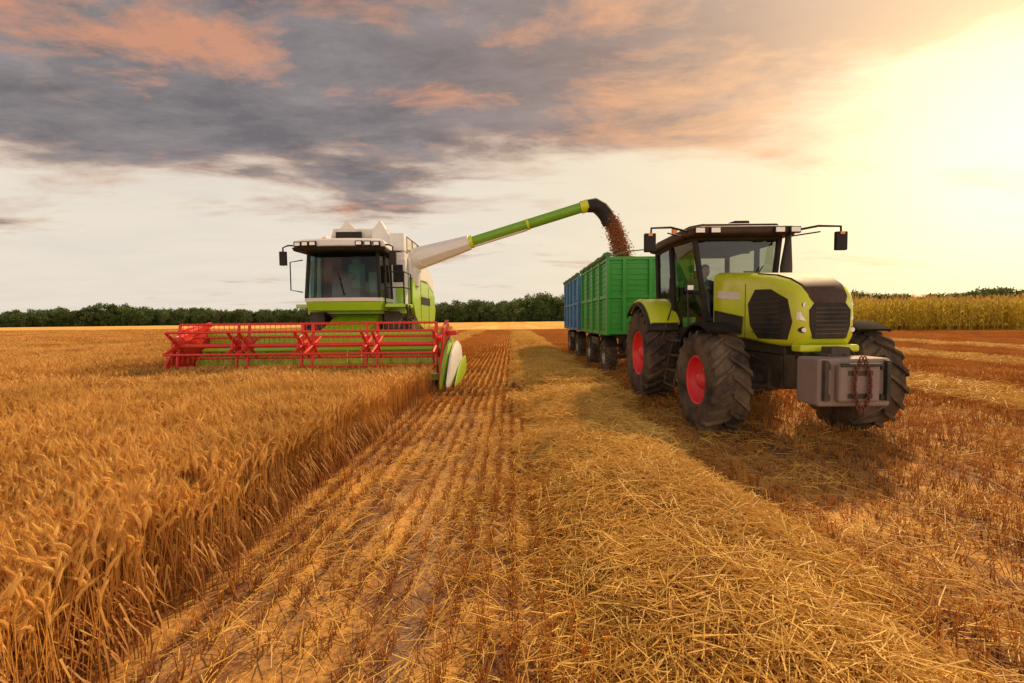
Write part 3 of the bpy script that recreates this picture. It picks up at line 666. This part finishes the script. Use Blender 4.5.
def stub_tile(w,n,lod):
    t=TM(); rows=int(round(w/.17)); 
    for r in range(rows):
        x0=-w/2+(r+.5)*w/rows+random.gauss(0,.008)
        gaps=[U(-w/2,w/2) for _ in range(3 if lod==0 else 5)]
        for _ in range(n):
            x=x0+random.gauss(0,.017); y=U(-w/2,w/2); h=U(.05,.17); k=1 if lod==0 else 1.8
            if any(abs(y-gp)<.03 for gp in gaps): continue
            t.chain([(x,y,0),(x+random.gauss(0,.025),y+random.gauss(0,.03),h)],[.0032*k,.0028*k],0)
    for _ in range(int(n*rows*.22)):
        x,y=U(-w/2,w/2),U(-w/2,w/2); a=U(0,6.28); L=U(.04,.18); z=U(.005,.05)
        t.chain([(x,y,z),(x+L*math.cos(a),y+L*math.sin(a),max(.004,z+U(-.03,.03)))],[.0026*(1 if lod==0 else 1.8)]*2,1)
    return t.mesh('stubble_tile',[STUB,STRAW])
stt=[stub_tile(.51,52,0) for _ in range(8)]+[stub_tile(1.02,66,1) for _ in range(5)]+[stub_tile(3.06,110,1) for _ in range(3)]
pts=[];ro=[];scs=[];ix=[]
y=1.0
while y<9:
    x=EX+.27
    while x<1.3*y+1.5:
        rut=abs(x+.95)<.3 or abs(x-3.1)<.3
        if not .6<x<1.9 and random.random()>.02: put(x+U(-.01,.01),y,0,random.randrange(8),1,rz=random.choice((0,math.pi))+U(-.02,.02),hs=U(.75,1.15)*(.6 if rut else 1))
        x+=.51
    y+=.51
y=9.3
while y<28:
    x=EX+.5 if y<12.3 else -8.4
    while x<1.3*y+1.5:
        if not .7<x<1.8: put(x,y,0,8+random.randrange(5),1,rz=random.choice((0,math.pi)),hs=U(.7,1.2))
        x+=1.02
    y+=1.02
y=29.5
while y<75:
    x=-8 
    while x<1.3*y:
        put(x,y,0,13+random.randrange(3),1,rz=random.choice((0,math.pi)),hs=U(.9,1.3)); x+=3.06
    y+=3.06
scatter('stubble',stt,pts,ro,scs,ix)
def wcx(y): return 1.24+.06*math.sin(y*.7)+.05*math.sin(y*1.9+1)
def wh(x,y,cx=None):
    u=(x-(wcx(y) if cx is None else cx))/(.95+.10*math.sin(y*2.3)+.06*math.sin(y*5.1))
    return max(0,(1-u*u))**1.0*(.25+.04*math.sin(y*1.7)+.035*math.sin(y*4.3+x*3)+.02*math.sin(y*9+x*7)) if abs(u)<1 else 0
def straw_tile(w,n,k,th):
    t=TM()
    for _ in range(n):
        r=w/2*math.sqrt(random.random()); a=U(0,6.283); x,y=r*math.cos(a),r*math.sin(a); a=U(0,6.283); L=U(.08,.38)*(1 if k<1.5 else 1.3); z=U(-.02,th); dz=random.gauss(0,.13)*L*2.2
        ex,ey=math.cos(a)*L,math.sin(a)*L; b=U(-.04,.04)
        p0=(x-ex/2,y-ey/2,z-dz*.5); p1=(x-ey*b*2,y+ex*b*2,z+U(0,.02)); p2=(x+ex/2,y+ey/2,z+dz*.5)
        rr_=U(.0018,.0038)*k; t.chain([p0,p1,p2],[rr_,rr_,rr_*.8],0)
    return t.mesh('straw_tile',[STRAW])
strt=[straw_tile(.72,270,1,.09) for _ in range(6)]+[straw_tile(1.2,280,2.0,.08) for _ in range(4)]+[straw_tile(.7,22,1,.03) for _ in range(4)]
pts=[];ro=[];scs=[];ix=[]
def pute(x,y,z,i,tilt=0):
    M=Matrix.Rotation(tilt,3,'Y')@Matrix.Rotation(U(0,6.28),3,'Z'); e=M.to_euler()
    pts.append((x,y,z)); ro.append(tuple(e)); s=U(.9,1.1); scs.append((s,s,s)); ix.append(i)
y=.9
while y<9:
    for k in range(7):
        x=wcx(y)-.85+k*.285+U(-.08,.08); h=wh(x,y)
        if h<.05 and random.random()<.5: continue
        sl=(wh(x+.05,y)-wh(x-.05,y))/.1; pute(x,y+U(-.12,.12),h-.01+U(-.01,.03),random.randrange(6),-math.atan(sl)*.8)
    y+=.32
while y<60:
    for k in range(4):
        x=wcx(y)-.66+k*.44+U(-.15,.15); h=wh(x,y); pute(x,y+U(-.2,.2),h-.01+U(0,.05),6+random.randrange(4),0)
    y+=.6 if y<25 else 1.0
for _ in range(330):
    y=1+13*random.random()**1.2; x=U(EX+.3,1.25*y+1); pute(x,y,.02+U(0,.05),10+random.randrange(4))
for _ in range(110):   # thin scatter between the stubble rows beside the windrow
    y=1+9*random.random(); pute(random.choice((-.25,2.4))+random.gauss(0,.18),y,.02,10+random.randrange(4))
for cx,y0,y1 in((10.2,5,60),(17.8,12,70),(25.4,18,70),(-5.3,21.5,70)):
    y=y0
    while y<y1:
        for k in range(3): pute(cx-.5+k*.5+U(-.3,.3),y,.05+U(0,.09),6+random.randrange(4))
        y+=.8
scatter('loose_straw',strt,pts,ro,scs,ix)
SOILSTRAW=paint('windrow_core',(.50,.27,.06),.9,var=.5,scale=30,dust=0,bump=1.0)
V=[];F=[];ny=260;nx=24
for j in range(ny+1):
    y=.3+ (70-.3)*(j/ny)**1.6
    for i in range(nx+1):
        x=wcx(y)-1.15+2.3*i/nx; V.append((x,y,wh(x,y)-.03+random.uniform(-.008,.008)))
for j in range(ny):
    for i in range(nx): a=j*(nx+1)+i; F.append((a,a+1,a+nx+2,a+nx+1))
q=P('straw_windrow',SOILSTRAW); q.add(V,F); q.done()

# ================================================================ GROUND
def axis_(a,far,n): 
    t=np.linspace(-1,1,n); return a+np.sinh(t*7)/np.sinh(7)*far
n=221
xs=axis_(0,3500,n); ys=axis_(4,3500,n)
V=[];F=[]
for y in ys:
    for x in xs:
        d=math.hypot(x,y); z=-.006
        if d<40:
            z+=.012*math.sin(x*3.1+y*1.3)*math.sin(y*2.2)
            for rx in(-1.0,3.1,5.35): z-=.035*math.exp(-((x-rx)/.22)**2)
        V.append((x,y,z))
for j in range(n-1):
    for i in range(n-1): a=j*n+i; F.append((a,a+1,a+n+1,a+n))
m,nt,out=newmat('field_soil_and_chaff'); tc=nd(nt,'ShaderNodeTexCoord').outputs['Object']
mp=nd(nt,'ShaderNodeMapping'); mp.inputs['Scale'].default_value=(1,.12,1); nt.links.new(tc,mp.inputs[0])
mp2=nd(nt,'ShaderNodeMapping'); mp2.inputs['Scale'].default_value=(1,.03,1); nt.links.new(tc,mp2.inputs[0])
fine=noise(nt,tc,28,8,.7); med=noise(nt,tc,2.5,6,.65); st_=noise(nt,mp.outputs[0],3.0,5,.6); big=noise(nt,mp2.outputs[0],.22,4,.6); patch=noise(nt,tc,.05,4)
f=mth(nt,'ADD',mth(nt,'MULTIPLY',fine,.55),mth(nt,'MULTIPLY',med,.45)); f=mth(nt,'ADD',f,mth(nt,'MULTIPLY',mth(nt,'SUBTRACT',st_,.5),.7))
near=mixc(nt,(.20,.095,.05),(.70,.38,.10),ramp(nt,f,.42,.62))
soil=noise(nt,mp.outputs[0],1.3,5,.6); near=mixc(nt,near,(.27,.18,.12),mth(nt,'MULTIPLY',ramp(nt,soil,.56,.66),.7))
farc=mixc(nt,(.60,.30,.06),(.90,.60,.18),ramp(nt,big,.35,.65)); farc=mixc(nt,farc,(.74,.34,.06),ramp(nt,patch,.45,.7))
dist=nd(nt,'ShaderNodeVectorMath',operation='LENGTH'); nt.links.new(tc,dist.inputs[0])
fd=mth(nt,'DIVIDE',mth(nt,'SUBTRACT',dist.outputs['Value'],8),18,clamp=True)
c=mixc(nt,near,farc,mth(nt,'MULTIPLY',fd,.9))
b=nd(nt,'ShaderNodeBsdfPrincipled'); b.inputs['Roughness'].default_value=.9; b.inputs['Specular IOR Level'].default_value=.1
nt.links.new(c,b.inputs[0]); bp=nd(nt,'ShaderNodeBump'); bp.inputs['Distance'].default_value=.04; bp.inputs['Strength'].default_value=.9; nt.links.new(f,bp.inputs['Height']); nt.links.new(bp.outputs[0],b.inputs['Normal'])
nt.links.new(b.outputs[0],out.inputs[0])
q=P('ground',m); q.add(V,F); q.done()
# ================================================================ TREES / CORN
BARK=plantm('bark',(.06,.04,.03),(.09,.07,.05),0)
LEAF=plantm('foliage',(.05,.10,.03),(.15,.21,.055),.3,vscale=.05)
def tree_mesh(h,wd):
    t=TM(); t.chain([(0,0,0),(U(-.2,.2),0,h*.35),(U(-.4,.4),U(-.3,.3),h*.75)],[.3,.22,.08],0,6)
    cl=[]
    for _ in range(18):
        a=U(0,6.28); r=wd*.5*U(.1,1.0); z=h*U(.08,.92); k=1-.5*max(0,(z/h-.6)/.4)
        p=Vector((r*k*math.cos(a),r*k*math.sin(a),z)); cl.append((p,U(.9,1.7)*wd/7)); t.chain([(0,0,z*.6),tuple(p)],[.1,.03],0,4)
    for p,s in cl:
        for _ in range(85):
            d=Vector((random.gauss(0,1),random.gauss(0,1),random.gauss(0,.8))).normalized()*s*U(.55,1.1); o=p+d; o.z=max(.1,o.z)
            a=Vector((U(-1,1),U(-1,1),U(-1,1))).normalized(); b_=a.cross(Vector((U(-1,1),U(-1,1),U(-1,1)))).normalized(); r=U(.25,.48)
            t.poly([o-a*r,o+b_*r*.6,o+a*r,o-b_*r*.6],1)
    return t.mesh('tree',[BARK,LEAF])
tm=[tree_mesh(U(9,12),U(8,10)) for _ in range(6)]
pts=[];ro=[];scs=[];ix=[]
def treeband(xa,ya,xb,yb,n,depth,s0,s1):
    for i in range(n):
        t=random.random(); x=xa+(xb-xa)*t+U(-2,2); y=ya+(yb-ya)*t+U(0,depth); put(x,y,0,random.randrange(6),U(s0,s1)*(1+.13*math.sin(x*.045)+.07*math.sin(x*.17)),rz=U(0,6.28),hs=U(.85,1.1))
treeband(-400,240,-60,320,640,40,.80,1.05)
treeband(-80,285,60,290,260,35,1.1,1.4)
treeband(50,290,200,330,200,35,1.0,1.3)
treeband(150,260,430,280,380,35,1.1,1.45)
scatter('tree_line',tm,pts,ro,scs,ix)
CORN=plantm('corn_leaf',(.42,.34,.03),(.80,.62,.08),.45,vscale=.3); CORNT=plantm('corn_tassel',(.8,.55,.15),(.95,.75,.25),.4)
def corn_tile():
    t=TM()
    for _ in range(34):
        x,y=U(-1.5,1.5),U(-1.5,1.5); h=U(2.6,3.2); t.chain([(x,y,0),(x,y,h)],[.03,.015],0)
        for i in range(9):
            a=U(0,6.28); z=h*(.15+.8*i/9); L=U(.5,.8); o=Vector((math.cos(a),math.sin(a),0)); wv=Vector((-math.sin(a),math.cos(a),0))*.055; q=Vector((x,y,z)); p1=q+o*L*.5+Vector((0,0,.28)); p2=q+o*L+Vector((0,0,-.05))
            t.poly([q-wv*.6,q+wv*.6,p1+wv,p1-wv],0); t.poly([p1-wv,p1+wv,p2],0)
        for i in range(4): t.chain([(x,y,h),(x+U(-.12,.12),y+U(-.12,.12),h+.3)],[.012,.006],1)
    return t.mesh('corn',[CORN,CORNT])
cm=[corn_tile() for _ in range(4)]
pts=[];ro=[];scs=[];ix=[]
y=50
while y<120:
    x=33+(y-50)*.2
    while x<1.25*y+10: put(x+U(-.3,.3),y+U(-.3,.3)+.0*x,0,random.randrange(4),1.1,hs=U(.95,1.12)); x+=2.9
    y+=3.0
scatter('corn_field',cm,pts,ro,scs,ix)

# ================================================================ WORLD / LIGHT
SAZ,SEL=38,40
w=bpy.data.worlds.new('World'); sc.world=w; w.use_nodes=True; nt=w.node_tree
for n in list(nt.nodes): nt.nodes.remove(n)
out=nd(nt,'ShaderNodeOutputWorld'); bg=nd(nt,'ShaderNodeBackground'); bg.inputs[1].default_value=.1; nt.links.new(bg.outputs[0],out.inputs[0])
sky=nd(nt,'ShaderNodeTexSky',sky_type='NISHITA'); sky.sun_disc=False; sky.sun_elevation=R(SEL); sky.sun_rotation=R(SAZ); sky.dust_density=3
g=nd(nt,'ShaderNodeTexCoord').outputs['Generated']; sp=nd(nt,'ShaderNodeSeparateXYZ'); nt.links.new(g,sp.inputs[0]); X,Y,Z=sp.outputs
zc=mth(nt,'ADD',mth(nt,'MAXIMUM',Z,0.0),.10); cv=nd(nt,'ShaderNodeCombineXYZ'); nt.links.new(mth(nt,'MULTIPLY',mth(nt,'DIVIDE',X,zc),.7),cv.inputs[0]); nt.links.new(mth(nt,'MULTIPLY',mth(nt,'DIVIDE',Y,zc),1.3),cv.inputs[1])
cv.inputs[2].default_value=3.7
n1=noise(nt,cv.outputs[0],.85,11,.60,.25); n2=noise(nt,cv.outputs[0],2.4,9,.66,.2)
cv2=nd(nt,'ShaderNodeVectorMath',operation='ADD'); nt.links.new(cv.outputs[0],cv2.inputs[0]); cv2.inputs[1].default_value=(5.3,2.1,1.7)
n3=noise(nt,cv2.outputs[0],1.5,10,.66,.3)
sv=Vector((math.sin(R(50))*math.cos(R(13)),math.cos(R(50))*math.cos(R(13)),math.sin(R(13))))
dt=nd(nt,'ShaderNodeVectorMath',operation='DOT_PRODUCT'); nt.links.new(g,dt.inputs[0]); dt.inputs[1].default_value=sv
dp=mth(nt,'MAXIMUM',dt.outputs['Value'],0.0)
mr=nd(nt,'ShaderNodeMapRange'); nt.links.new(mth(nt,'SUBTRACT',Z,mth(nt,'MULTIPLY',X,.12)),mr.inputs[0])
for i,v in enumerate((.19,.38,-.15,.20)): mr.inputs[i+1].default_value=v
dens=mth(nt,'ADD',n1,mr.outputs[0]); mask=ramp(nt,dens,.44,.57)
nearsun=mth(nt,'POWER',dp,4.0)
base=mixc(nt,(.90,.80,.66),(.74,.69,.62),mth(nt,'MULTIPLY',ramp(nt,n3,.4,.7),.5)); base=mixc(nt,base,(1.05,.84,.48),mth(nt,'MULTIPLY',nearsun,.95,clamp=True))
dark=mixc(nt,(.135,.12,.13),(.30,.26,.26),ramp(nt,n2,.38,.66)); dark=mixc(nt,dark,(.50,.25,.15),mth(nt,'MULTIPLY',nearsun,.8,clamp=True))
lit=mixc(nt,(.78,.32,.16),(1.0,.53,.22),nearsun)
cc_=mixc(nt,dark,lit,mth(nt,'MULTIPLY',ramp(nt,mth(nt,'ADD',n3,mth(nt,'MULTIPLY',nearsun,.12)),.54,.66),.8)); cc_=mixc(nt,cc_,(1.0,.62,.30),mth(nt,'MULTIPLY',mth(nt,'POWER',dp,12.0),.8,clamp=True))
edge=mth(nt,'MULTIPLY',mth(nt,'SUBTRACT',1.0,ramp(nt,dens,.49,.62)),.55); cc_=mixc(nt,cc_,(.92,.56,.36),edge)
col=mixc(nt,base,cc_,mth(nt,'MULTIPLY',mask,.95))
bk=nd(nt,'ShaderNodeMapRange',interpolation_type='SMOOTHSTEP'); nt.links.new(Y,bk.inputs[0])  # sky behind the camera brightened, an added fill for camera-facing sides
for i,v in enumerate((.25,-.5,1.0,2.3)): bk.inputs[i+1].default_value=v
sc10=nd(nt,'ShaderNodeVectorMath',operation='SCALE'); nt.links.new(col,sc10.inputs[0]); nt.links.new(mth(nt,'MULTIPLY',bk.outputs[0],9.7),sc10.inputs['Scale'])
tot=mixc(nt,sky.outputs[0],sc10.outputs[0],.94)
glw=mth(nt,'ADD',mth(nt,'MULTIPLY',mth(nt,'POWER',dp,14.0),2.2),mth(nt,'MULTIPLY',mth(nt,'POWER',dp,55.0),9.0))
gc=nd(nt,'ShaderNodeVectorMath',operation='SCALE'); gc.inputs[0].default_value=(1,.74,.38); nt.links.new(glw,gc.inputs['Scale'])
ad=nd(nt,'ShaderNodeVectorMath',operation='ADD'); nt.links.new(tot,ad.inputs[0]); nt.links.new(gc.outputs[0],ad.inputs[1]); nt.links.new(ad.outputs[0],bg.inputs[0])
L=bpy.data.lights.new('sun','SUN'); L.energy=4.8; L.angle=R(1.2); L.color=(1,.70,.38); lo=bpy.data.objects.new('sun',L); sc.collection.objects.link(lo)
d=Vector((math.sin(R(SAZ))*math.cos(R(SEL)),math.cos(R(SAZ))*math.cos(R(SEL)),math.sin(R(SEL))))
lo.rotation_euler=d.to_track_quat('Z','Y').to_euler(); lo.location=(20,20,20)
cd=bpy.data.cameras.new('camera'); cam=bpy.data.objects.new('camera',cd); sc.collection.objects.link(cam); sc.camera=cam
cd.lens=16; cd.sensor_width=36; cd.clip_end=9000; cd.clip_start=.05
cam.matrix_world=Matrix.Translation((0,0,1.8))@(Matrix.Rotation(R(90-2.83),4,'X')@Matrix.Rotation(R(-.6),4,'Z'))
